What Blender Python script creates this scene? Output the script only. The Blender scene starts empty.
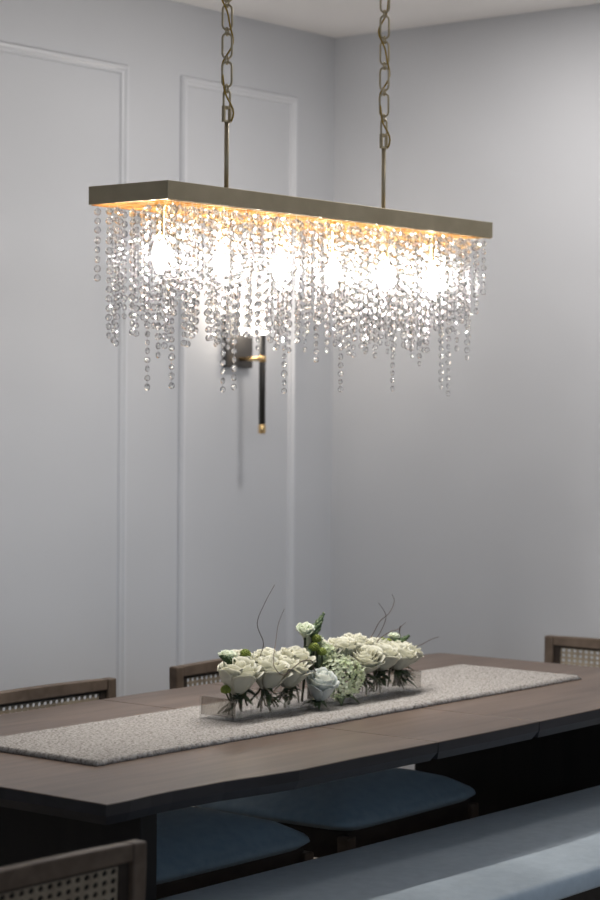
import bpy, math, random
from mathutils import Vector, Matrix
PI = math.pi
random.seed(7)
scene = bpy.context.scene
COL = scene.collection

# ------------------------------------------------------------------ helpers
class MB:
    """collects vertices and faces; build() links them as one mesh object"""
    def __init__(s):
        s.v = []; s.f = []; s.m = []; s.sm = []
    def add(s, vs, fs, mi=0, smooth=False):
        o = len(s.v)
        s.v += [tuple(p) for p in vs]
        for f in fs:
            s.f.append(tuple(i + o for i in f)); s.m.append(mi); s.sm.append(smooth)
    def box(s, x0, y0, z0, x1, y1, z1, mi=0):
        v = [(x0,y0,z0),(x1,y0,z0),(x1,y1,z0),(x0,y1,z0),(x0,y0,z1),(x1,y0,z1),(x1,y1,z1),(x0,y1,z1)]
        s.add(v, [(0,3,2,1),(4,5,6,7),(0,1,5,4),(1,2,6,5),(2,3,7,6),(3,0,4,7)], mi)
    def hexa(s, bot, top, mi=0):
        s.add(list(bot) + list(top), [(0,3,2,1),(4,5,6,7),(0,1,5,4),(1,2,6,5),(2,3,7,6),(3,0,4,7)], mi)
    def tube(s, pts, r, n=8, mi=0, closed=False, caps=True, smooth=True):
        pts = [Vector(p) for p in pts]
        rs = r if isinstance(r, (list, tuple)) else [r] * len(pts)
        N = len(pts); vs = []; ref = None
        for i, p in enumerate(pts):
            a = pts[(i - 1) % N] if (closed or i > 0) else p
            b = pts[(i + 1) % N] if (closed or i < N - 1) else p
            t = (b - a).normalized()
            if ref is None:
                ref = Vector((0,0,1)) if abs(t.z) < .9 else Vector((1,0,0))
            u = (ref - t * ref.dot(t)).normalized(); w = t.cross(u); ref = u
            for k in range(n):
                c = 2 * PI * k / n
                vs.append(p + (u * math.cos(c) + w * math.sin(c)) * rs[i])
        fs = []
        for i in range(N if closed else N - 1):
            j = (i + 1) % N
            for k in range(n):
                k2 = (k + 1) % n
                fs.append((i*n + k, i*n + k2, j*n + k2, j*n + k))
        if not closed and caps:
            fs.append(tuple(range(n - 1, -1, -1))); fs.append(tuple((N-1)*n + k for k in range(n)))
        s.add(vs, fs, mi, smooth)
    def lathe(s, prof, n=16, c=(0,0,0), mi=0, smooth=True):
        vs = []; fs = []
        for r, z in prof:
            for k in range(n):
                a = 2 * PI * k / n
                vs.append((c[0] + r * math.cos(a), c[1] + r * math.sin(a), c[2] + z))
        for i in range(len(prof) - 1):
            for k in range(n):
                k2 = (k + 1) % n
                fs.append((i*n + k, i*n + k2, (i+1)*n + k2, (i+1)*n + k))
        fs.append(tuple(range(n - 1, -1, -1))); fs.append(tuple((len(prof)-1)*n + k for k in range(n)))
        s.add(vs, fs, mi, smooth)
    def ball(s, c, rx, ry, rz, nu=10, nv=7, mi=0, rot=0, smooth=True, off=False):
        vs = [(c[0], c[1], c[2] + rz)]; fs = []
        cr, sr = math.cos(rot), math.sin(rot)
        for i in range(1, nv):
            t = PI * i / nv
            for k in range(nu):
                a = 2 * PI * (k + (.5 * (i % 2) if off else 0)) / nu
                x = rx * math.sin(t) * math.cos(a); y = ry * math.sin(t) * math.sin(a)
                vs.append((c[0] + x*cr - y*sr, c[1] + x*sr + y*cr, c[2] + rz * math.cos(t)))
        vs.append((c[0], c[1], c[2] - rz)); last = len(vs) - 1
        for k in range(nu):
            k2 = (k + 1) % nu
            fs.append((0, 1 + k, 1 + k2)); fs.append((last, 1 + (nv-2)*nu + k2, 1 + (nv-2)*nu + k))
            for i in range(nv - 2):
                fs.append((1 + i*nu + k, 1 + (i+1)*nu + k, 1 + (i+1)*nu + k2, 1 + i*nu + k2))
        s.add(vs, fs, mi, smooth)
    def xform(s, M):
        s.v = [tuple(M @ Vector(p)) for p in s.v]; return s
    def merge(s, o, M=None):
        vs = o.v if M is None else [tuple(M @ Vector(p)) for p in o.v]
        k = len(s.v); s.v += vs
        s.f += [tuple(i + k for i in f) for f in o.f]; s.m += o.m; s.sm += o.sm
    def mesh(s, name, mats):
        me = bpy.data.meshes.new(name)
        me.from_pydata(s.v, [], s.f)
        for m in mats: me.materials.append(m)
        me.polygons.foreach_set('material_index', s.m)
        me.polygons.foreach_set('use_smooth', s.sm)
        me.update()
        return me
    def build(s, name, mats, parent=None, loc=None):
        mats = mats if isinstance(mats, (list, tuple)) else [mats]
        o = bpy.data.objects.new(name, s.mesh(name, mats)); COL.objects.link(o)
        if parent is not None: o.parent = parent
        if loc is not None: o.location = loc
        return o

def tag(o, label, cat, group=None):
    o['label'] = label; o['category'] = cat
    if group: o['group'] = group
    return o
def thing(name, label, cat, loc=(0,0,0), rz=0, group=None):
    o = bpy.data.objects.new(name, None); COL.objects.link(o)
    o.location = loc; o.rotation_euler = (0, 0, rz); o.empty_display_size = .05
    return tag(o, label, cat, group)
def struct(name, mb, mat):
    o = mb.build(name, mat); o['kind'] = 'structure'; return o
def bevel(o, w, seg=2, angle=.6):
    m = o.modifiers.new('bevel', 'BEVEL'); m.width = w; m.segments = seg; m.limit_method = 'ANGLE'; m.angle_limit = angle
    return o
def copy_tree(o, parent=None):
    c = o.copy(); COL.objects.link(c)
    if parent is not None: c.parent = parent
    for ch in list(o.children): copy_tree(ch, c)
    return c

# ------------------------------------------------------------------ materials
def newmat(name):
    m = bpy.data.materials.new(name); m.use_nodes = True
    nt = m.node_tree; b = nt.nodes.get('Principled BSDF')
    return m, nt, b
def N(nt, t, **kw):
    n = nt.nodes.new(t)
    for k, v in kw.items():
        if k.startswith('i_'): n.inputs[k[2:].replace('_', ' ')].default_value = v
        else: setattr(n, k, v)
    return n
def coords(nt, scale=(1,1,1)):
    tc = N(nt, 'ShaderNodeTexCoord'); mp = N(nt, 'ShaderNodeMapping'); mp.inputs['Scale'].default_value = scale
    nt.links.new(tc.outputs['Object'], mp.inputs['Vector']); return mp.outputs['Vector']
def ramp(nt, fac, stops):
    r = N(nt, 'ShaderNodeValToRGB'); e = r.color_ramp.elements
    while len(e) < len(stops): e.new(.5)
    for el, (p, c) in zip(e, stops): el.position = p; el.color = (*c, 1)
    nt.links.new(fac, r.inputs['Fac']); return r.outputs['Color']
def bump(nt, b, h, strength=.3, dist=.002):
    n = N(nt, 'ShaderNodeBump'); n.inputs['Strength'].default_value = strength; n.inputs['Distance'].default_value = dist
    nt.links.new(h, n.inputs['Height']); nt.links.new(n.outputs['Normal'], b.inputs['Normal'])
def paint(name, c1, c2, rough=.6, scale=3, metallic=0, bs=0, bscale=60, spec=.5):
    m, nt, b = newmat(name)
    v = coords(nt); n = N(nt, 'ShaderNodeTexNoise'); n.inputs['Scale'].default_value = scale; n.inputs['Detail'].default_value = 4
    nt.links.new(v, n.inputs['Vector'])
    nt.links.new(ramp(nt, n.outputs['Fac'], [(.3, c1), (.7, c2)]), b.inputs['Base Color'])
    b.inputs['Roughness'].default_value = rough; b.inputs['Metallic'].default_value = metallic
    b.inputs['Specular IOR Level'].default_value = spec
    if bs:
        n2 = N(nt, 'ShaderNodeTexNoise'); n2.inputs['Scale'].default_value = bscale
        nt.links.new(v, n2.inputs['Vector']); bump(nt, b, n2.outputs['Fac'], bs)
    return m
def wood(name, c1, c2, scale=(1.2, 14, 14), rough=.45, bs=.08, spec=.5):
    m, nt, b = newmat(name)
    v = coords(nt, scale)
    n = N(nt, 'ShaderNodeTexNoise'); n.inputs['Scale'].default_value = 3; n.inputs['Detail'].default_value = 8; n.inputs['Distortion'].default_value = .6
    nt.links.new(v, n.inputs['Vector'])
    nt.links.new(ramp(nt, n.outputs['Fac'], [(.3, c1), (.68, c2)]), b.inputs['Base Color'])
    b.inputs['Roughness'].default_value = rough; b.inputs['Specular IOR Level'].default_value = spec
    bump(nt, b, n.outputs['Fac'], bs, .001)
    return m
def fabric(name, c1, c2, scale=900, rough=.9):
    m, nt, b = newmat(name)
    v = coords(nt); n = N(nt, 'ShaderNodeTexNoise'); n.inputs['Scale'].default_value = 40; n.inputs['Detail'].default_value = 6
    nt.links.new(v, n.inputs['Vector'])
    nt.links.new(ramp(nt, n.outputs['Fac'], [(.3, c1), (.7, c2)]), b.inputs['Base Color'])
    b.inputs['Roughness'].default_value = rough; b.inputs['Specular IOR Level'].default_value = .2
    b.inputs['Sheen Weight'].default_value = .15
    w = N(nt, 'ShaderNodeTexVoronoi'); w.inputs['Scale'].default_value = scale / 2
    nt.links.new(v, w.inputs['Vector']); bump(nt, b, w.outputs['Distance'], .35, .001)
    return m
def glow(name, col, strength):
    m, nt, b = newmat(name)
    b.inputs['Base Color'].default_value = (*col, 1)
    b.inputs['Emission Color'].default_value = (*col, 1); b.inputs['Emission Strength'].default_value = strength
    return m
def clear(name, share, ior=1.5, tint=(1,1,1), rough=0.0):
    """clear material: part of the light is bent, part goes straight through"""
    m, nt, b = newmat(name); nt.nodes.remove(b)
    out = nt.nodes['Material Output']
    g = N(nt, 'ShaderNodeBsdfGlass'); g.inputs['IOR'].default_value = ior; g.inputs['Roughness'].default_value = rough
    g.inputs['Color'].default_value = (*tint, 1)
    t = N(nt, 'ShaderNodeBsdfTransparent'); x = N(nt, 'ShaderNodeMixShader'); x.inputs['Fac'].default_value = share
    nt.links.new(t.outputs[0], x.inputs[1]); nt.links.new(g.outputs[0], x.inputs[2]); nt.links.new(x.outputs[0], out.inputs['Surface'])
    return m
M_WALL = paint('wall_paint', (.585,.595,.618), (.605,.615,.638), .5, 1.5, bs=.03, bscale=120)
M_TRIM = paint('trim_paint', (.64,.65,.675), (.66,.67,.695), .35, 2)
M_CEIL = paint('ceiling_paint', (.89,.865,.845), (.91,.885,.865), .8, 1.5)
M_FLOOR = wood('pale_oak_floor', (.42,.36,.30), (.52,.46,.39), (1,9,1), .4)
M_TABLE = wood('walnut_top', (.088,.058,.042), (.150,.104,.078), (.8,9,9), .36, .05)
M_EDGE_SHADE = wood('shaded_table_edge', (.014,.014,.017), (.026,.025,.031), (.8,9,9), .38, .05)  # walnut edge with its shade and cool reflection put into the colour
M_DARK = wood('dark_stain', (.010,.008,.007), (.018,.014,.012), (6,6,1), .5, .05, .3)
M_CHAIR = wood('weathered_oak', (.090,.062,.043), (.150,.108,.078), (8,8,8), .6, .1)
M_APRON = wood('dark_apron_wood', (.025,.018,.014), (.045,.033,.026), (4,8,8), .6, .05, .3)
M_CANE = paint('cane', (.25,.20,.145), (.34,.285,.21), .7, 40)
M_SEAT = fabric('blue_grey_weave', (.21,.265,.30), (.26,.315,.35))
M_BENCH = fabric('pale_blue_grey_weave', (.46,.53,.585), (.53,.60,.655))
M_BRASS = paint('antique_brass', (.58,.51,.36), (.68,.60,.44), .47, 14, 1.0)
M_GOLD = paint('bright_brass', (.76,.52,.24), (.86,.61,.30), .25, 10, 1.0)
M_CORD = paint('gold_cord', (.55,.36,.06), (.65,.44,.09), .4, 30)
M_BLACK = paint('black_bronze', (.018,.017,.016), (.028,.026,.024), .45, 12)
M_PLATE = paint('dark_bronze', (.035,.033,.032), (.05,.047,.045), .4, 12)
def lit_glass(name, col, strength, through):
    m, nt, b = newmat(name); nt.nodes.remove(b); out = nt.nodes['Material Output']
    e = N(nt, 'ShaderNodeEmission'); e.inputs['Color'].default_value = (*col, 1); e.inputs['Strength'].default_value = strength
    t = N(nt, 'ShaderNodeBsdfTransparent'); x = N(nt, 'ShaderNodeMixShader'); x.inputs['Fac'].default_value = through
    nt.links.new(e.outputs[0], x.inputs[1]); nt.links.new(t.outputs[0], x.inputs[2]); nt.links.new(x.outputs[0], out.inputs['Surface'])
    return m
M_BULB = lit_glass('lit_bulb', (1.0,.95,.87), 18, .6)
M_SHADE = glow('lit_lamp_shade', (1.0,.90,.78), 11)
M_CRYSTAL = clear('crystal', .78, 1.54)
M_PIN = paint('steel_pin', (.55,.55,.56), (.65,.65,.66), .3, 20, 1.0)
M_ACRYL = clear('clear_acrylic', .16, 1.49, (.97,.98,.975))
M_ACRYL2 = clear('acrylic_end_reflection_tint', .5, 1.49, (.66,.63,.59))  # grey tint stands in for dark refraction and reflection in the end panes
M_PETAL = paint('cream_petal', (.47,.455,.34), (.56,.545,.43), .6, 12)
M_PETALW = paint('cool_white_petal', (.50,.545,.50), (.58,.615,.57), .6, 12)
M_PETALG = paint('greenish_white_petal', (.48,.56,.36), (.60,.65,.50), .6, 14)
M_HYD = paint('pale_green_floret', (.33,.42,.17), (.55,.60,.41), .65, 35)
for m_ in (M_PETAL, M_PETALW, M_PETALG, M_HYD):
    b_ = m_.node_tree.nodes['Principled BSDF']; b_.inputs['Subsurface Weight'].default_value = .5
    b_.inputs['Subsurface Radius'].default_value = (1, .95, .75); b_.inputs['Subsurface Scale'].default_value = .008
M_LEAF = paint('dark_leaf', (.035,.055,.022), (.06,.09,.035), .5, 20)
M_STEM = paint('green_stem', (.03,.04,.016), (.06,.07,.03), .6, 25)
M_BUD = paint('green_bud', (.032,.062,.020), (.06,.10,.032), .6, 60)
M_POM = paint('lime_button', (.12,.16,.02), (.22,.27,.04), .7, 90)
M_TWIG = paint('brown_twig', (.05,.03,.022), (.085,.055,.04), .7, 40)
def runner_mat():
    m, nt, b = newmat('cream_woven')
    v = coords(nt); n = N(nt, 'ShaderNodeTexNoise'); n.inputs['Scale'].default_value = 165; n.inputs['Detail'].default_value = 3
    nt.links.new(v, n.inputs['Vector'])
    nt.links.new(ramp(nt, n.outputs['Fac'], [(.34, (.19,.17,.155)), (.5, (.33,.31,.29)), (.68, (.41,.39,.37))]), b.inputs['Base Color'])
    b.inputs['Roughness'].default_value = .95; b.inputs['Specular IOR Level'].default_value = .1
    return m
M_RUN = runner_mat()

# ------------------------------------------------------------------ room
WX, WY, ZC = 5.774, 4.491, 2.742
X0, Y0 = -2.2, -2.6
mb = MB(); mb.box(X0, Y0, -.1, WX + .1, WY + .1, 0); struct('floor', mb, M_FLOOR)
mb = MB(); mb.box(X0, Y0, ZC, WX + .1, WY + .1, ZC + .1); struct('ceiling', mb, M_CEIL)
mb = MB(); mb.box(X0, WY, 0, WX + .1, WY + .1, ZC); struct('wall_left', mb, M_WALL)
mb = MB(); mb.box(WX, Y0, 0, WX + .1, WY, ZC); struct('wall_right', mb, M_WALL)
mb = MB(); mb.box(X0, WY - .016, 0, WX, WY, .14); mb.box(X0, WY - .010, .14, WX, WY, .152); struct('baseboard_left', mb, M_TRIM)
mb = MB(); mb.box(WX - .016, Y0, 0, WX, WY - .016, .14); mb.box(WX - .010, Y0, .14, WX, WY - .016, .152); struct('baseboard_right', mb, M_TRIM)
def moulding(n, x0, x1, z0, z1):
    """picture-frame moulding: a stepped profile mitred round a rectangle"""
    prof = [(0, 0), (0, .008), (.006, .017), (.014, .017), (.020, .010), (.026, .008), (.030, 0)]   # inset, depth
    mb = MB(); vs = []; k = len(prof)
    for a, d in prof:
        vs += [(x0 + a, WY - d, z0 + a), (x1 - a, WY - d, z0 + a), (x1 - a, WY - d, z1 - a), (x0 + a, WY - d, z1 - a)]
    fs = []
    for i in range(k - 1):
        for c in range(4):
            d = (c + 1) % 4
            fs.append((i*4 + c, i*4 + d, (i+1)*4 + d, (i+1)*4 + c))
    mb.add(vs, fs); struct('trim_%d' % n, mb, M_TRIM)
moulding(1, 4.985, 5.560, .36, 2.514)
moulding(2, 2.95, 4.741, .36, 2.514)

# ------------------------------------------------------------------ dining table
TZ = .764
table = thing('dining_table', 'long dark walnut dining table with softly waved edges on two slab legs', 'table', (3.92, 3.1, 0))
half = [(-1.182,-.467),(-1.12,-.468),(-1.06,-.463),(-1.0,-.462),(-.95,-.465),(-.86,-.469),(-.77,-.484),(-.67,-.497),(-.47,-.495),(-.2,-.500)]
def top_piece(name, outline, parent):
    th = .040; n = len(outline); mb = MB()
    c = Vector((sum(p[0] for p in outline)/n, sum(p[1] for p in outline)/n, 0))
    vs = []
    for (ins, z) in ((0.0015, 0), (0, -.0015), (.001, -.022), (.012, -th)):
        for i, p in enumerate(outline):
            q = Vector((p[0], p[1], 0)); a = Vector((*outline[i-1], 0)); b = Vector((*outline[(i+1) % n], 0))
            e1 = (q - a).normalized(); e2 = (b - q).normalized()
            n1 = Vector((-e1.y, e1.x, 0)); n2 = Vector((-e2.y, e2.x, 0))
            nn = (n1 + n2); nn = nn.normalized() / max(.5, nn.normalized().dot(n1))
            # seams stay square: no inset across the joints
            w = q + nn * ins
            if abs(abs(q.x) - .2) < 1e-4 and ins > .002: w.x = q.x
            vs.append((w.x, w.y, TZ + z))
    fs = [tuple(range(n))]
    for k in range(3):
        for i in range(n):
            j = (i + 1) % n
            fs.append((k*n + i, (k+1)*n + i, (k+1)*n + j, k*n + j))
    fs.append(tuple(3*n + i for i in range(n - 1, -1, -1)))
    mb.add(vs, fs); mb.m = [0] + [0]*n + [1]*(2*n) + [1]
    return mb.build(name, [M_TABLE, M_EDGE_SHADE], parent)
near = half[:]
g = .0012
left = near[:-1] + [(-.2 - g, -.500), (-.2 - g, .500)] + [(x, -y - (.012 if i == 0 else 0)) for i, (x, y) in reversed(list(enumerate(near[:-1])))]
# slightly rounded far corners
left = left[:-1] + [(-1.165, .462), (-1.180, .445)]
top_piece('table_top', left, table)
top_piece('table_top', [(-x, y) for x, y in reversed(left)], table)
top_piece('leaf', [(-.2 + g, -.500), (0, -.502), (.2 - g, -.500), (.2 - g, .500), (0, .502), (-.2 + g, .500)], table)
for sx in (-1, 1):
    mb = MB()
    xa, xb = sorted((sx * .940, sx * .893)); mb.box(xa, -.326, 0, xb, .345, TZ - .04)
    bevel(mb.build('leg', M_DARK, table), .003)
mb = MB(); mb.box(-.895, -.03, .10, .895, .03, .16); bevel(mb.build('stretcher', M_DARK, table), .003)

# ------------------------------------------------------------------ table runner
def runner():
    L, W, T = 1.822, .380, .011
    nx, ny = 420, 88
    rnd = random.Random(3); mb = MB(); vs = []; fs = []
    from mathutils import noise
    for j in range(ny + 1):
        for i in range(nx + 1):
            x = L * i / nx; y = W * j / ny
            nub = noise.noise(Vector((x * 150, y * 190, 0))) * .0022 + .0013 * math.sin(x * 520 + 1.5 * math.sin(y * 90)) * math.sin(y * 420)
            e = min(x, L - x, y, W - y)
            z = T + nub
            if e < .006: z = T * .35 + (T * .65 + nub) * math.sqrt(max(0, e / .006))
            dx = dy = 0
            if i in (0, nx): dx = rnd.uniform(-.002, .002)
            if j in (0, ny): dy = rnd.uniform(-.0025, .0025) + .002 * math.sin(x * 7)
            vs.append((x + dx, y + dy, z))
    w = nx + 1
    for j in range(ny):
        for i in range(nx): fs.append((j*w + i, j*w + i + 1, (j+1)*w + i + 1, (j+1)*w + i))
    per = [i for i in range(nx + 1)] + [j*w + nx for j in range(1, ny + 1)] + [ny*w + i for i in range(nx - 1, -1, -1)] + [j*w for j in range(ny - 1, 0, -1)]
    base = len(vs)
    for k in per: vs.append((vs[k][0], vs[k][1], .0005))
    n = len(per)
    for k in range(n):
        k2 = (k + 1) % n
        fs.append((per[k], base + k, base + k2, per[k2]))
    fs.append(tuple(base + k for k in range(n - 1, -1, -1)))
    mb.add(vs, fs, 0, True)
    return mb.build('table_runner', M_RUN, None, (3.016, 2.926, TZ))
tag(runner(), 'cream chunky woven table runner laid along the middle of the walnut table', 'table runner')

# ------------------------------------------------------------------ dining chairs
def rounded_block(w0, w1, d, z0, z1, crown, r=.05, n=22):
    """soft seat cushion: front edge (w0 wide) at y=0, back edge (w1 wide) at y=d"""
    mb = MB(); vs = []; fs = []
    rows = [(0.88, z0), (.985, z0 + .012), (1.0, z0 + (z1-z0)*.45), (.985, z0 + (z1-z0)*.75), (.94, z1)]
    ring = []
    m = 48
    for k in range(m):
        a = 2*PI*k/m; ex = .2
        cx = math.copysign(abs(math.cos(a))**ex, math.cos(a)); cy = math.copysign(abs(math.sin(a))**ex, math.sin(a))
        ring.append((cx, cy))
    def P(cx, cy, s):
        y = d/2 + cy*s*d/2; t = y/d
        return ((w0*(1-t) + w1*t)/2*cx*s, y)
    for s, z in rows:
        s2 = 1 - (1 - s) * .55
        for c in ring:
            x, y = P(*c, s2); vs.append((x, y, z))
    R = len(rows)
    for i, (s, h) in enumerate(((.80, .45), (.55, .8), (.28, .96))):
        for c in ring:
            e = .26 + .0
            x, y = P(*c, s); vs.append((x, y, z1 + crown * h))
    vs.append((0, d/2, z1 + crown)); top = len(vs) - 1
    for i in range(R + 2):
        for k in range(m):
            k2 = (k+1) % m
            fs.append((i*m + k, i*m + k2, (i+1)*m + k2, (i+1)*m + k))
    for k in range(m): fs.append(((R+2)*m + k, (R+2)*m + (k+1) % m, top))
    fs.append(tuple(range(m - 1, -1, -1)))
    mb.add(vs, fs, 0, True)
    return mb
def cane_mesh(w, h, pu, pv):
    """woven cane: a sheet with a grid of eight-sided holes, centred on x, from z=0 up"""
    nx = max(1, int(w / pu)); nz = max(1, int(h / pv)); pu = w / nx; pv = h / nz
    key = {}; vs = []; fs = []
    def vid(x, z):
        k = (round(x, 5), round(z, 5))
        if k not in key: key[k] = len(vs); vs.append((x, 0, z))
        return key[k]
    for i in range(nx):
        for j in range(nz):
            cx = -w/2 + (i + .5) * pu; cz = (j + .5) * pv
            outer = []; inner = []
            for k in range(8):
                a = PI/4 * k
                ox = (1, 1, 0, -1, -1, -1, 0, 1)[k]; oz = (0, 1, 1, 1, 0, -1, -1, -1)[k]
                outer.append(vid(cx + ox * pu/2, cz + oz * pv/2))
                inner.append(vid(cx + .335 * pu * math.cos(a), cz + .335 * pv * math.sin(a)))
            for k in range(8):
                k2 = (k+1) % 8
                fs.append((outer[k], outer[k2], inner[k2], inner[k]))
    mb = MB(); mb.add(vs, fs); return mb
CH = .797
def make_chair():
    """origin on the floor under the middle of the seat front; the back stands at +y"""
    t = thing('dining_chair', 'x', 'chair')
    rounded_block(.63, .63, .53, .440, .470, .062).build('seat', M_SEAT, t)
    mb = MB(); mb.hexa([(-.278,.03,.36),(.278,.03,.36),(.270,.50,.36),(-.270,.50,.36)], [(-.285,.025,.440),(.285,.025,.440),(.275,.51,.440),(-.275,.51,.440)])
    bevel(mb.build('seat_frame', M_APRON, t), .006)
    for sx in (-1, 1):
        mb = MB(); xc = sx*.287; b = sx*.292
        mb.hexa([(b-.011,.012,0),(b+.011,.012,0),(b+.011,.034,0),(b-.011,.034,0)], [(xc-.017,.012,.428),(xc+.017,.012,.428),(xc+.017,.048,.428),(xc-.017,.048,.428)])
        bevel(mb.build('leg', M_CHAIR, t), .004)
        mb = MB(); xc = sx*.25
        mb.hexa([(xc-.011,.555,0),(xc+.011,.555,0),(xc+.011,.58,0),(xc-.011,.58,0)], [(xc-.017,.498,.43),(xc+.017,.498,.43),(xc+.017,.53,.43),(xc-.017,.53,.43)])
        bevel(mb.build('leg', M_CHAIR, t), .004)
    # back: local sheet leaning backwards from (y=.515, z=.41) to (y=.61, z=CH)
    def lean(x, d, z):
        u = (z - .41) / (CH - .41); return (x, .51 + .105 * (1 - max(0, 1 - u)**2.6) + d, z)
    for sx in (-1, 1):
        mb = MB(); xa, xb = sorted((sx*.247, sx*.217))
        vs = []; fs = []; n = 10
        for i in range(n + 1):
            z = .41 + (CH - .413) * i / n; vs += [lean(xa,-.013,z), lean(xb,-.013,z), lean(xb,.015,z), lean(xa,.015,z)]
        for i in range(n):
            for k in range(4):
                k2 = (k+1) % 4; fs.append((i*4+k, i*4+k2, (i+1)*4+k2, (i+1)*4+k))
        fs.append((3,2,1,0)); fs.append(tuple(n*4 + k for k in range(4)))
        mb.add(vs, fs)
        bevel(mb.build('stile', M_CHAIR, t), .004)
    def rail(z0, z1, arch, name):
        mb = MB(); n = 12; vs = []; fs = []
        for i in range(n + 1):
            x = -.217 + .434 * i / n; q = 1 - (x/.247)**2
            vs += [lean(x,-.011,z0), lean(x,.013,z0), lean(x,.013,z1 + arch*q), lean(x,-.011,z1 + arch*q)]
        for i in range(n):
            for k in range(4):
                k2 = (k+1) % 4; fs.append((i*4+k, (i+1)*4+k, (i+1)*4+k2, i*4+k2))
        fs.append((0,1,2,3)); fs.append(tuple(n*4 + k for k in (3,2,1,0)))
        mb.add(vs, fs); bevel(mb.build(name, M_CHAIR, t), .003)
    rail(CH - .031, CH - .004, .004, 'top_rail')
    rail(.425, .455, 0, 'lower_rail')
    # cane sheet with its reed border
    z0, z1 = .455, CH - .031
    ob = cane_mesh(.434 - .044, z1 - z0 - .015, .0195, .0145)
    ob.v = [lean(x, 0, z0 + .010 + z) for x, y, z in ob.v]
    p = ob.build('cane_panel', M_CANE, t)
    so = p.modifiers.new('thick', 'SOLIDIFY'); so.thickness = .003; so.offset = 0
    mb = MB()
    for (xa, xb, za, zb) in ((-.217, -.195, z0, z1), (.195, .217, z0, z1), (-.195, .195, z0, z0 + .010), (-.195, .195, z1 - .005, z1)):
        n = 10
        for i in range(n):
            p0 = za + (zb - za)*i/n; p1 = za + (zb - za)*(i+1)/n
            mb.hexa([lean(xa,-.004,p0),lean(xb,-.004,p0),lean(xb,.004,p0),lean(xa,.004,p0)], [lean(xa,-.004,p1),lean(xb,-.004,p1),lean(xb,.004,p1),lean(xa,.004,p1)])
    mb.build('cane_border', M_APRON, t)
    return t
G = 'cane-backed dining chairs'
chair = make_chair()
chair.location = (3.628, 3.090, 0)
chair['label'] = 'cane-backed chair tucked under the far side, nearest the left edge, behind the runner end'; chair['group'] = G
c = copy_tree(chair); c.location = (4.410, 3.135, 0); c.rotation_euler = (0, 0, math.radians(2.5)); c['label'] = 'cane-backed chair on the far side of the table directly behind the white flowers'
c = copy_tree(chair); c.location = (4.866, 3.190, 0); c.rotation_euler = (0, 0, -PI/2); c['label'] = 'cane-backed chair at the right-hand far end of the table, beyond the runner'
c = copy_tree(chair); c.location = (2.197, 2.890, 0); c.rotation_euler = (0, 0, PI); c['label'] = 'shadowed cane-backed chair in the near corner below the table edge, back towards us'

# ------------------------------------------------------------------ bench
bench = thing('bench', 'long bench with pale blue-grey cushion along the near side of the table', 'bench', (3.92, 2.57, 0))
def bench_cushion(L, W, z0, z1, r):
    mb = MB(); prof = []
    hw = W/2
    pts = [(-hw + .008, z0), (-hw, z0 + .008)]
    for k in range(7):
        a = PI - k * PI/12; pts.append((-hw + r + r*math.cos(a), z1 - r + r*math.sin(a) ))
    right = [(-x, z) for x, z in reversed(pts)]
    prof = pts + [(-hw*.5, z1 + .006), (0, z1 + .009), (hw*.5, z1 + .006)] + right
    n = len(prof); vs = []; fs = []
    xs = [(-L/2, .90), (-L/2 + .004, .97), (-L/2 + .02, 1), (L/2 - .02, 1), (L/2 - .004, .97), (L/2, .90)]
    zc = (z0 + z1)/2
    for x, s in xs:
        for y, z in prof: vs.append((x, y*(.97 + .03*s), zc + (z - zc)*s))
    for i in range(len(xs) - 1):
        for k in range(n):
            k2 = (k+1) % n; fs.append((i*n + k, (i+1)*n + k, (i+1)*n + k2, i*n + k2))
    fs.append(tuple(range(n))); fs.append(tuple((len(xs)-1)*n + k for k in range(n-1, -1, -1)))
    mb.add(vs, fs, 0, True); return mb
cu = bench_cushion(1.70, .52, .462, .508, .016).build('cushion', M_BENCH, bench)
mb = MB()
for y in (-.2425, .2425): mb.tube([(-.84, y, .498), (.84, y, .498)], .0028, 8)
mb.build('piping', M_BENCH, cu)
mb = MB(); mb.box(-.83, -.225, .385, .83, .225, .462); bevel(mb.build('seat_frame', M_DARK, bench), .006)
for sx in (-1, 1):
    for sy in (-1, 1):
        mb = MB(); x = sx*.79; y = sy*.2
        mb.hexa([(x-.02,y-.02,0),(x+.02,y-.02,0),(x+.02,y+.02,0),(x-.02,y+.02,0)], [(x-.03,y-.03,.385),(x+.03,y-.03,.385),(x+.03,y+.03,.385),(x-.03,y+.03,.385)])
        bevel(mb.build('leg', M_DARK, bench), .004)

# ------------------------------------------------------------------ chandelier
CX, CY, CZ, CL, CW, CHH = 3.300, 3.005, 1.908, 1.220, .231, .0392
lamp = thing('chandelier', 'long rectangular brass chandelier with rows of hanging crystal strands above the table', 'chandelier', (CX, CY, CZ))
mb = MB(); t = .004
mb.box(0, 0, 0, CL, t, CHH); mb.box(0, CW - t, 0, CL, CW, CHH); mb.box(0, t, 0, t, CW - t, CHH); mb.box(CL - t, t, 0, CL, CW - t, CHH)
mb.box(t, t, CHH - t, CL - t, CW - t, CHH)
bevel(mb.build('canopy', M_BRASS, lamp), .0008)
mb = MB(); mb.box(t, t, .008, CL - t, CW - t, .011)
mb.box(t, t, -.002, CL - t, t + .004, .002); mb.box(t, CW - t - .004, -.002, CL - t, CW - t, .002)
ROWS = [.014, .042, .070, .160, .188, .217]
for y in ROWS: mb.box(t, y - .0015, -.001, CL - t, y + .0015, .002)
for k in range(13):
    x = .02 + (CL - .04) * k / 12; mb.box(x - .002, t, .001, x + .002, CW - t, .004)
mb.build('hanging_grid', M_GOLD, lamp)
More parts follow.
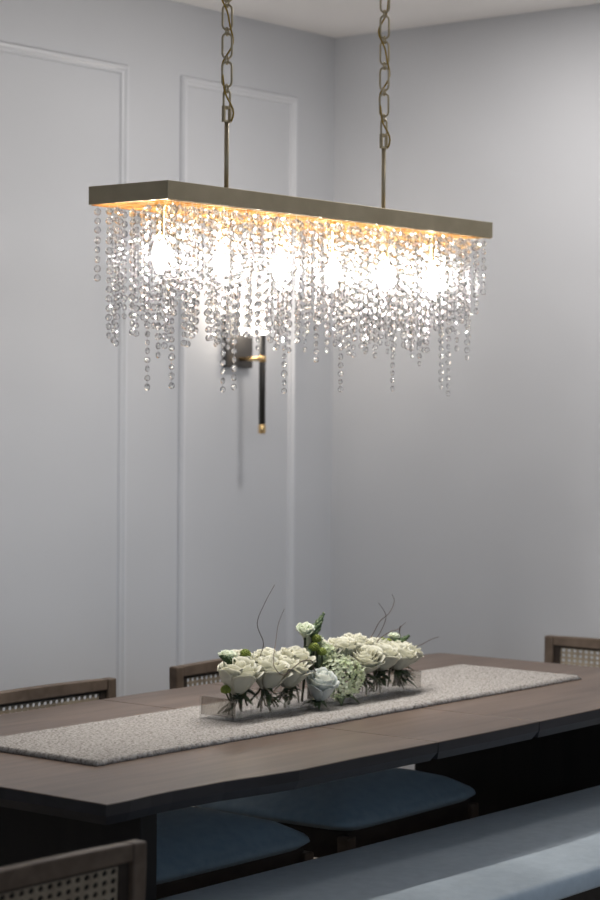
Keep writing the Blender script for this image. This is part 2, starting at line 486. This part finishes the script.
for k in range(6):
    x = .102 + .2032 * k; y = .115
    mb = MB(); mb.lathe([(.0075, -.066), (.009, -.062), (.009, -.004), (.013, 0), (.013, .008)], 14, (x, y, 0))
    so = mb.build('socket', M_GOLD, lamp)
    mb = MB(); mb.lathe([(.006, -.066), (.009, -.074), (.015, -.090), (.0175, -.104), (.0165, -.118), (.011, -.136), (.0045, -.150), (.001, -.156)], 16, (x, y, 0))
    mb.build('light_bulb', M_BULB, so)
    pl = bpy.data.lights.new('bulb_light', 'POINT'); pl.energy = 15; pl.shadow_soft_size = .0165; pl.color = (1.0, .965, .925)
    po = bpy.data.objects.new('bulb_light', pl); COL.objects.link(po); po.location = (CX + x, CY + y, CZ - .108)
# hanging rods, loops, chains, cords, ceiling plates
for x in (.320, .910):
    y = .1155
    mb = MB(); mb.tube([(x, y, CHH), (x, y, .205)], .0052, 12); mb.lathe([(.012, 0), (.012, .004), (.006, .010)], 14, (x, y, CHH)); mb.build('rod', M_BRASS, lamp)
    mb = MB()   # squared stirrup on top of the rod
    mb.box(x-.0125, y-.004, .203, x+.0125, y+.004, .208); mb.box(x-.0125, y-.004, .234, x+.0125, y+.004, .239)
    mb.box(x-.0125, y-.004, .208, x-.0085, y+.004, .234); mb.box(x+.0085, y-.004, .208, x+.0125, y+.004, .234)
    mb.build('stirrup', M_BRASS, lamp)
    mb = MB(); cd = (.78, .62)   # link plane faces roughly across the long axis
    def link(zc, hl, hw, r, ang):
        pts = []; ux, uy = math.cos(ang), math.sin(ang); n = 6
        for k in range(n + 1):
            a = PI * k / n; pts.append((hw*math.cos(a), hl - hw + hw*math.sin(a)))
        for k in range(n + 1):
            a = PI + PI * k / n; pts.append((hw*math.cos(a), -hl + hw + hw*math.sin(a)))
        mb.tube([(x + p*ux, y + p*uy, zc + q) for p, q in pts], r, 8, 0, True)
    z = .2335; top = ZC - CZ - .03; big = True; k = 0; face = -.9
    while z < top:
        if big: hl = .028 if k else .0205; link(z + hl, hl, .0105 if k else .0080, .0026, face + (0 if k else .5)); z += 2*hl
        else: link(z + .0037, .0088, .0060, .0021, face + 1.15); z += .0074
        big = not big; k += 1
    mb.build('chain', M_BRASS, lamp)
    mb = MB(); pts = []; zz = .204; q = 0
    ztop = ZC - CZ - .012
    nseg = 70
    for i in range(nseg + 1):
        u = i / nseg; zz = .206 + (ztop - .206) * u
        sft =   .0120 * math.sin(u * 22 + 1.0) + .003 * math.sin(u * 51)
        o2 = .006 * math.cos(u * 22 + 1.0)
        pts.append((x + sft * math.cos(face) + o2 * math.cos(face + PI/2), y + sft * math.sin(face) + o2 * math.sin(face + PI/2), zz))
    mb.tube(pts, .0022, 6); mb.build('cord', M_CORD, lamp)
    mb = MB(); mb.lathe([(.055, ZC - CZ), (.055, ZC - CZ - .008), (.045, ZC - CZ - .018), (.010, ZC - CZ - .022), (.008, ZC - CZ - .034)], 24, (x, y, 0)); mb.build('ceiling_plate', M_BRASS, lamp)
# crystal strands
def strand_mb(x, y, length, rnd, firstbig):
    mb = MB(); z = -.007
    mb.tube([(x, y, .002), (x, y, -length + .01)], .0005, 3, 1, caps=False)
    first = True
    while z > -length + .008:
        d = (.0262 if firstbig else .016) if first else rnd.choice((.0146, .0156, .0160, .0172))
        if not first and z < -.24: d *= .93
        r = d / 2
        a = rnd.uniform(0, PI)
        mb.ball((x, y, z - r), r, r * (.85 if first else .74), r, 8, 6, 0, a, False, True)
        z -= d + rnd.uniform(.0034, .0056); first = False
    return mb
rnd = random.Random(21)
strands = []
longs = {.030: .40, .195: .405, .232: .40, .405: .40, .424: .40, .520: .33, .612: .402, .710: .30, .815: .40, .895: .32, .925: .33, 1.018: .398, 1.048: .402, 1.130: .315}
ncol = 34
for ri, y in enumerate(ROWS):
    for ci in range(ncol):
        x = .016 + (CL - .032) * ci / (ncol - 1) + rnd.uniform(-.004, .004) + (.010 if ri % 2 and 0 < ci < ncol - 1 else 0)
        x = min(max(x, .012), CL - .012)
        base = rnd.choice((.225, .25, .265, .28, .295, .31))
        if ri in (0, 5): base = rnd.choice((.15, .19, .22, .25, .27, .29))
        if ci == 0: base = {0: .33, 1: .34, 2: .40, 3: .30, 4: .285, 5: .165}[ri]
        if ci == ncol - 1: base = (.145, .15, .20, .22, .2, .15)[ri]
        if ci in (1, ncol - 2): base = min(base, .30)
        if ri == 0:
            for lx in longs:
                if abs(x - lx) < .0175 and longs[lx]: base = longs[lx]; x = lx; longs[lx] = 0; break
        if ri in (2, 3) and ci % 2 and 1 < ci < ncol - 2: continue
        strands.append((ri, ci, x, y, base, (ci + ri) % 2 == 0))
rest = MB()
for (ri, ci, x, y, ln, fb) in strands:
    m = strand_mb(x, y, ln, rnd, fb and ri in (0, 1, 5))
    if ri in (0, 1) or ci in (0, 1): m.build('crystal_strand', [M_CRYSTAL, M_PIN], lamp)
    else: rest.merge(m)
r_ = rest.build('crystal_strand', [M_CRYSTAL, M_PIN], lamp); r_['kind'] = 'stuff'

# ------------------------------------------------------------------ wall sconce
sc = thing('wall_sconce', 'black and brass wall sconce with a lit white shade inside the moulding panel', 'wall light', (5.258, WY, 1.69))
mb = MB(); mb.box(-.065, -.022, -.086, .065, 0, .086); bevel(mb.build('backplate', M_PLATE, sc), .003)
mb = MB(); mb.tube([(0, -.020, -.058), (0, -.118, -.058)], .0065, 14); mb.lathe([(.0125, -.010), (.0125, .010)], 16, (0, -.116, -.058)); mb.build('arm', M_GOLD, sc)
mb = MB(); mb.tube([(0, -.116, -.270), (0, -.116, .020)], .0105, 16); mb.build('rod', M_BLACK, sc)
mb = MB(); mb.lathe([(.0100, -.298), (.0120, -.294), (.0120, -.272), (.0105, -.268)], 16, (0, -.116, 0)); mb.build('rod_tip', M_GOLD, sc)
mb = MB(); mb.lathe([(.010, .020), (.045, .022), (.045, .026), (.042, .215), (.040, .216), (.010, .214)], 32, (0, -.073, 0)); mb.build('lamp_shade', M_SHADE, sc)

# ------------------------------------------------------------------ flower arrangement
VX, VY, VL, VW, VH = 3.592, 3.058, .712, .108, .048
VZ = TZ + .0125
vase = thing('flower_vase', 'low clear acrylic trough vase on the cream table runner', 'vase', (VX, VY, VZ))
mb = MB(); w = .005
mb.box(0, 0, 0, VL, VW, .007); mb.build('base', M_ACRYL, vase)
mb = MB(); mb.box(0, 0, .0072, VL, w, VH); mb.box(0, VW - w, .0072, VL, VW, VH); mb.build('side_wall', M_ACRYL, vase)
for xa in (0, VL - w):
    mb = MB(); mb.box(xa, w, .0072, xa + w, VW - w, VH); mb.build('end_wall', M_ACRYL2, vase)

def rose_mb(R, H, rnd, openness=1.0):
    mb = MB()
    rings = ((.16, 3, 1.25, .96, .0), (.34, 3, 1.25, 1.0, .05), (.54, 4, 1.05, 1.0, .12), (.74, 5, .85, .97, .16), (.90, 6, .76, .92, .28), (.98, 5, .70, .80, .30))
    for rk, n, half, hk, flare in rings:
        t0 = rnd.uniform(0, 6.28)
        for p in range(n):
            th = t0 + 2*PI*p/n + rnd.uniform(-.12, .12); fl = flare * openness * rnd.uniform(.7, 1.3); hh = H * hk * rnd.uniform(.93, 1.06)
            nu, nv = 6, 7; vs = []; fs = []; ph = rnd.uniform(0, 6)
            for j in range(nv + 1):
                v = j / nv
                rad = R * rk * (.30 + .70 * math.sin(min(1, v * 1.35) * PI/2))
                rad += R * fl * v**4
                z = hh * (v - fl * .45 * v**7)
                for i in range(nu + 1):
                    u = 2*i/nu - 1
                    ww = half * (math.sin(PI * min(1, .22 + v * .62)) ** .6 if v < .9 else .80)
                    a = th + u * ww
                    rr = rad * (1 - .05 * u*u) + .0018 * math.sin(3*u + ph) * v
                    zz = z - H * .10 * u*u * v + .0012 * math.sin(5*u + ph*2) * v
                    vs.append((rr*math.cos(a), rr*math.sin(a), zz))
            for j in range(nv):
                for i in range(nu):
                    q = j*(nu+1) + i; fs.append((q, q+1, q+nu+2, q+nu+1))
            mb.add(vs, fs, 0, True)
    return mb
def leaf_mb(p0, d, L, W, droop=.3, n=6):
    mb = MB(); p0 = Vector(p0); d = Vector(d).normalized(); s = d.cross(Vector((0,0,1))).normalized(); up = s.cross(d)
    vs = []; fs = []
    for i in range(n + 1):
        u = i / n; w = W * math.sin(PI * (u**.8)) * .5 + .0004
        c = p0 + d * L * u - Vector((0,0,1)) * droop * L * u*u
        vs += [c - s*w + up*w*.35, c, c + s*w + up*w*.35]
    for i in range(n):
        a = i*3; fs += [(a, a+1, a+4, a+3), (a+1, a+2, a+5, a+4)]
    mb.add(vs, fs, 0, True); return mb
def solid(o, t=.0006):
    m = o.modifiers.new('thick', 'SOLIDIFY'); m.thickness = t; m.offset = 0; return o
FZ = VZ + .008
def stem_pts(dx, dy, h, rnd):
    k = rnd.uniform(-.006, .006)
    return [(0,0,0), (dx*.3 + k, dy*.3, h*.33), (dx*.72 + k*.5, dy*.72, h*.7), (dx, dy, h)]
def base_spot(x, y, rnd):
    bx = min(max(x + rnd.uniform(-.025, .025), VX + .012), VX + VL - .012)
    by = min(max(y + rnd.uniform(-.012, .012), VY + .014), VY + VW - .014)
    return bx, by
def rose(x, y, z, R, H, label, tilt, seed, mat=None, openness=1.0, name='rose', cat='flower', group='white roses in the acrylic trough'):
    rnd = random.Random(seed); bx, by = base_spot(x, y, rnd)
    t = thing(name, label, cat, (bx, by, FZ), 0, group)
    h = z - H*.5 - FZ; dx, dy = x - bx, y - by
    tx, ty = tilt
    Mx = Matrix.Translation((dx, dy, h)) @ Matrix.Rotation(ty, 4, 'X') @ Matrix.Rotation(tx, 4, 'Y') @ Matrix.Rotation(rnd.uniform(0, 6), 4, 'Z')
    o = solid(rose_mb(R, H, rnd, openness).xform(Mx).build('bloom', mat or M_PETAL, t), .0007)
    mb = MB(); mb.tube(stem_pts(dx, dy, h + .004, rnd), .0030, 8)
    for k in range(4 if R > .03 else 0):
        f = rnd.uniform(.75, 1.0); ex = min(max(bx + rnd.uniform(-.035, .035), VX + .01), VX + VL - .01) - bx; ey = min(max(by + rnd.uniform(-.03, .03), VY + .012), VY + VW - .012) - by
        mb.tube([(dx*f, dy*f, h*f), ((dx*f + ex)/2 + rnd.uniform(-.008, .008), (dy*f + ey)/2, h*f*.55), (ex, ey, rnd.uniform(.002, .012))], .0025, 6)
    mb.build('stem', M_STEM, t)
    for k in range(8):
        a = rnd.uniform(0, 6.28) if k > 3 else -1.57 + rnd.uniform(-.9, .9)
        hh = h * rnd.uniform(.45, .97)
        f = hh / h
        solid(leaf_mb((dx*f, dy*f, hh), (math.cos(a), math.sin(a), rnd.uniform(.1, .9)), rnd.uniform(.028, .052), rnd.uniform(.010, .018), .6).build('leaf', M_LEAF, t))
    return t
ROSES = [
 (3.622, 3.082, .868, .039, .078, (-.05, .15), 'large white rose at the left end of the trough'),
 (3.690, 3.128, .885, .033, .060, (.05, .1), 'smaller white rose behind the leftmost large rose'),
 (3.722, 3.082, .866, .038, .072, (.05, .2), 'white rose second from the left along the front of the trough'),
 (3.772, 3.122, .882, .034, .062, (0, .1), 'white rose behind the second and third front roses, by the bent twig'),
 (3.795, 3.080, .862, .037, .070, (.1, .2), 'white rose third from the left along the front, below the curling twig'),
 (3.850, 3.108, .878, .036, .066, (.0, .2), 'white rose just left of the tall green spike'),
 (4.000, 3.140, .885, .033, .058, (0, .1), 'white rose half hidden behind the green hydrangea'),
 (4.062, 3.128, .886, .034, .060, (0, .1), 'cream rose peeping over the right side of the hydrangea'),
 (4.090, 3.082, .866, .036, .066, (-.2, .35), 'cream rose with an open petal just right of the hydrangea'),
 (4.120, 3.130, .889, .034, .060, (0, .1), 'cream rose behind, under the crossing twigs'),
 (4.150, 3.080, .866, .036, .064, (.1, .25), 'cream rose in front, below the green buttons on the right'),
 (4.200, 3.122, .874, .034, .060, (.1, .1), 'cream rose behind, under the right-hand green spike'),
 (4.222, 3.082, .860, .035, .062, (.1, .25), 'second cream rose from the right end of the trough'),
 (4.272, 3.100, .863, .034, .060, (.35, .15), 'rightmost cream rose at the far end of the trough')]
for i, (x, y, z, R, H, tl, lab) in enumerate(ROSES): rose(x, y, z + .006, R * 1.08, H * 1.02, lab, tl, 40 + i, openness=.95)
rose(3.893, 3.062, .832, .031, .080, 'cool white ruffled bloom drooping over the trough front, left of the hydrangea', (-.15, .35), 90, M_PETALW, 1.0, 'ruffled_flower', 'flower', None)
rose(3.920, 3.125, .952, .017, .034, 'small pale bloom on the tall central stem beside the green spike', (-.3, .3), 91, M_PETALG, 1.1, 'small_flower', 'flower', 'small pale blooms')
rose(3.952, 3.135, .925, .022, .040, 'small pale bloom behind the green buttons of the tall central stem', (.2, .1), 92, M_PETALG, 1.1, 'small_flower', 'flower', 'small pale blooms')
rose(3.652, 3.135, .912, .017, .026, 'small pale bloom between the left spike and the lime button', (0, .1), 93, M_PETALG, 1.1, 'small_flower', 'flower', 'small pale blooms')
rose(4.290, 3.135, .905, .012, .020, 'small pale bloom beside the right-hand green spike', (0, .1), 94, M_PETALG, 1.1, 'small_flower', 'flower', 'small pale blooms')

def hydrangea(x, y, z, R, label, seed):
    rnd = random.Random(seed); bx, by = base_spot(x, y, rnd); t = thing('hydrangea', label, 'flower', (bx, by, FZ), 0, 'hydrangeas')
    dx, dy, h = x - bx, y - by, z - FZ
    mb = MB()
    n = 210
    for i in range(n):
        zz = 1 - 2*(i + .5)/n; a = i * 2.39996; rr = math.sqrt(1 - zz*zz)
        d = Vector((rr*math.cos(a), rr*math.sin(a), zz))
        c = Vector((dx, dy, h)) + Vector((d.x*R, d.y*R*.85, d.z*R*.80)) * rnd.uniform(.86, 1.08)
        d = (d + Vector((rnd.uniform(-.5,.5), rnd.uniform(-.5,.5), rnd.uniform(-.5,.5)))).normalized()
        s = d.cross(Vector((.3,.2,1))).normalized(); u = s.cross(d); rot = rnd.uniform(0, 1.5); pr = .0064 * rnd.uniform(.8, 1.15)
        for k in range(4):
            b = rot + k*PI/2
            e = s*math.cos(b) + u*math.sin(b); g2 = s*-math.sin(b) + u*math.cos(b)
            mb.add([c, c + e*pr*.6 - g2*pr*.5 + d*.001, c + e*pr*1.15 - g2*pr*.25 + d*.0035, c + e*pr*1.15 + g2*pr*.25 + d*.0035, c + e*pr*.6 + g2*pr*.5 + d*.001], [(0,1,2,3,4)], 0, False)
    solid(mb.build('bloom', M_HYD, t), .0005)
    mb = MB(); mb.tube(stem_pts(dx, dy, h, rnd), .0034, 8); mb.build('stem', M_STEM, t)
    for k in range(4):
        a = -1.57 + rnd.uniform(-1.2, 1.2)
        solid(leaf_mb((dx, dy, h - R*.7), (math.cos(a), math.sin(a), .1), .05, .022, .5).build('leaf', M_LEAF, t))
hydrangea(3.985, 3.072, .838, .060, 'pale green hydrangea head drooping over the middle of the trough', 5)
hydrangea(3.975, 3.120, .886, .034, 'small yellow-green hydrangea cluster at the top centre, right of the spike', 6)

def spike(x, y, z0, x1, z1, label, seed, r0=.0090):
    rnd = random.Random(seed); bx, by = base_spot(x, y, rnd); t = thing('flower_spike', label, 'flower bud', (bx, by, FZ), 0, 'green bud spikes')
    A = Vector((x - bx, y - by, z0 - FZ)); B = Vector((x1 - bx, y - by, z1 - FZ))
    mb = MB(); mb.tube([(0,0,0), (A.x*.4, A.y*.5, A.z*.4), tuple(A), tuple(A.lerp(B, .7))], [.0024, .0024, .002, .0012], 8); mb.build('stem', M_STEM, t)
    mb = MB(); ax = (B - A).normalized(); s = ax.cross(Vector((0,1,0))).normalized(); w = s.cross(ax); n = 30
    for i in range(n):
        f = i / (n - 1); a = i * 2.4; rad = r0 * (1 - f*.85) * (.55 + .45*min(1, f*6))
        c = A.lerp(B, f) + (s*math.cos(a) + w*math.sin(a)) * rad * .75
        k = rad * .66 + .0016
        b = MB(); b.ball((0,0,0), k, k, k*1.9, 6, 5)
        q = (ax + (s*math.cos(a) + w*math.sin(a)) * .45).normalized().to_track_quat('Z', 'Y').to_matrix().to_4x4()
        mb.merge(b, Matrix.Translation(c) @ q)
    mb.build('bud', M_BUD, t)
spike(3.630, 3.095, .899, 3.582, .921, 'green bud spike pointing left above the first rose', 11)
spike(3.938, 3.118, .938, 3.981, .985, 'tall green bud spike rising from the centre of the flowers', 12)
spike(4.262, 3.120, .883, 4.330, .905, 'green bud spike leaning right above the right-hand roses', 13)

def button(x, y, z, r, label, seed):
    rnd = random.Random(seed); bx, by = base_spot(x, y, rnd); t = thing('button_flower', label, 'flower', (bx, by, FZ), 0, 'lime button flowers')
    dx, dy, h = x - bx, y - by, z - FZ
    mb = MB(); n = 60
    mb.ball((dx, dy, h), r*.86, r*.86, r*.74, 12, 8)
    for i in range(n):
        zz = 1 - 1.7*(i + .5)/n; a = i*2.39996; rr = math.sqrt(max(0, 1 - zz*zz))
        b = .17 * r
        mb.ball((dx + rr*math.cos(a)*r*.86, dy + rr*math.sin(a)*r*.86, h + zz*r*.74), b, b, b, 6, 4)
    mb.build('bloom', M_POM, t)
    mb = MB(); mb.tube(stem_pts(dx, dy, h - r*.5, rnd), .0020, 8); mb.build('stem', M_STEM, t)
BUT = [(3.684, 3.110, .915, .0135, 'lime button flower standing above the left roses'),
 (3.712, 3.085, .890, .0080, 'tiny lime button flower between the first two roses'),
 (3.588, 3.085, .846, .0120, 'lime button flower low at the left end of the trough'),
 (3.938, 3.105, .930, .0120, 'highest of the three lime buttons on the tall central stem'),
 (3.922, 3.100, .912, .0135, 'middle lime button of three below the central spike'),
 (3.940, 3.090, .900, .0120, 'lowest of the three lime buttons below the central spike'),
 (4.216, 3.118, .900, .0120, 'lime button flower above the right roses, left one of two'),
 (4.240, 3.118, .898, .0105, 'lime button flower above the right roses, next to the spike')]
for i, b in enumerate(BUT): button(*b, 60 + i)

def twig(polys, label, seed, base):
    bx, by = base; t = tag(bpy.data.objects.new('willow_twig', None), label, 'twig', 'curly willow twigs')
    COL.objects.link(t); t.location = (bx, by, FZ)
    for j, pl in enumerate(polys):
        pts = [Vector((x - bx, y - by, z - FZ)) for x, y, z in pl]
        if j == 0: pts = [Vector((0,0,0))] + pts
        # smooth with a Catmull-Rom walk
        out = []
        for i in range(len(pts) - 1):
            p0, p1, p2, p3 = pts[max(0,i-1)], pts[i], pts[i+1], pts[min(len(pts)-1, i+2)]
            for k in range(6):
                u = k/6; out.append(.5*((2*p1) + (p2-p0)*u + (2*p0-5*p1+4*p2-p3)*u*u + (3*p1-p0-3*p2+p3)*u**3))
        out.append(pts[-1]); n = len(out)
        mb = MB(); mb.tube(out, [.0016 - .0010*i/n for i in range(n)], 6); mb.build('branch', M_TWIG, t)
twig([[(3.739,3.11,.889),(3.739,3.112,.904),(3.746,3.108,.936),(3.728,3.112,.981),(3.750,3.108,1.027),(3.787,3.11,1.066)]], 'tallest curly brown twig rising from the left roses', 1, (3.745, 3.11))
twig([[(3.937,3.09,.832),(3.854,3.045,0.870),(3.820,3.025,0.894),(3.779,3.020,0.898),(3.741,3.020,0.883),(3.715,3.022,0.872),(3.697,3.028,0.883),(3.705,3.045,0.902),(3.768,3.090,0.936),(3.802,3.11,.975),(3.823,3.11,1.008)]], 'curly brown twig looping across the front of the white roses', 2, (3.93, 3.10))
twig([[(4.110,3.11,.856),(4.127,3.11,.896),(4.169,3.115,.918),(4.194,3.11,.951),(4.228,3.105,.972),(4.254,3.11,.997),(4.245,3.11,1.015)]], 'tallest of the twigs rising above the right-hand roses', 3, (4.11, 3.11))
twig([[(4.136,3.12,.854),(4.152,3.12,.893),(4.194,3.12,.910),(4.220,3.12,.934),(4.233,3.12,.964),(4.202,3.12,.997)]], 'twig crossing the tallest right-hand twig, its tip bent left', 4, (4.14, 3.12))
twig([[(4.170,3.10,.851),(4.169,3.10,.902),(4.220,3.10,.924),(4.255,3.10,.928),(4.289,3.10,.944)], [(4.267,3.10,.936),(4.263,3.10,.920),(4.269,3.10,.910)]], 'short forked twig above the green buttons on the right', 5, (4.17, 3.10))
twig([[(4.270,3.10,.852),(4.308,3.10,.878),(4.362,3.105,.881),(4.398,3.10,.892),(4.434,3.10,.896)]], 'thin twig reaching out to the right past the trough end', 6, (4.265, 3.10))

# ------------------------------------------------------------------ light and camera
w = bpy.data.worlds.new('world'); scene.world = w; w.use_nodes = True
bg = w.node_tree.nodes['Background']; bg.inputs['Color'].default_value = (.78, .87, 1.0, 1); bg.inputs['Strength'].default_value = .24
def area(name, loc, target, sx, sy, power, col):
    l = bpy.data.lights.new(name, 'AREA'); l.shape = 'RECTANGLE'; l.size = sx; l.size_y = sy; l.energy = power; l.color = col
    o = bpy.data.objects.new(name, l); COL.objects.link(o); o.location = loc
    l.spread = math.radians(34); o.rotation_euler = (Vector(target) - Vector(loc)).to_track_quat('-Z', 'Y').to_euler(); return o
area('window_daylight', (1.6, -2.4, 1.6), (3.9, 2.7, .35), 1.8, 1.4, 1.8, (.52, .74, 1.0))

def can(name, x, y, power, col=(1.0,.98,.96)):
    l = bpy.data.lights.new(name, 'AREA'); l.shape = 'DISK'; l.size = .2; l.energy = power; l.color = col
    o = bpy.data.objects.new(name, l); COL.objects.link(o); o.location = (x, y, ZC - .01); return o
can('downlight', 5.0, 3.45, 10.5, (1.0, .96, .93)); can('downlight', 4.9, 2.2, 4, (1.0, .96, .93))

cam = bpy.data.cameras.new('camera'); co = bpy.data.objects.new('camera', cam); COL.objects.link(co)
r = Vector((0.6258015, -0.77995039, 0.00706174)); u = Vector((0.01033003, 0.01734065, 0.99979628)); f = Vector((0.77991395, 0.62560106, -0.01890872))
Mc = Matrix((( r.x, u.x, -f.x, 0), (r.y, u.y, -f.y, 0), (r.z, u.z, -f.z, 1.46983), (0, 0, 0, 1)))
co.matrix_world = Mc
cam.sensor_fit = 'VERTICAL'; cam.sensor_height = 36; cam.lens = 2130.7 / 900 * 36; cam.clip_start = .05
cam.dof.use_dof = True; cam.dof.focus_distance = 4.5; cam.dof.aperture_fstop = 4.8
scene.camera = co
scene.view_settings.view_transform = 'Standard'; scene.view_settings.look = 'None'; scene.view_settings.gamma = 1
scene.view_settings.exposure = .1; scene.view_settings.use_curve_mapping = False
cy = scene.cycles
cy.max_bounces = 14; cy.transmission_bounces = 12; cy.transparent_max_bounces = 40; cy.diffuse_bounces = 4; cy.glossy_bounces = 5
cy.caustics_reflective = False; cy.caustics_refractive = False; cy.sample_clamp_indirect = 6; cy.use_denoising = True
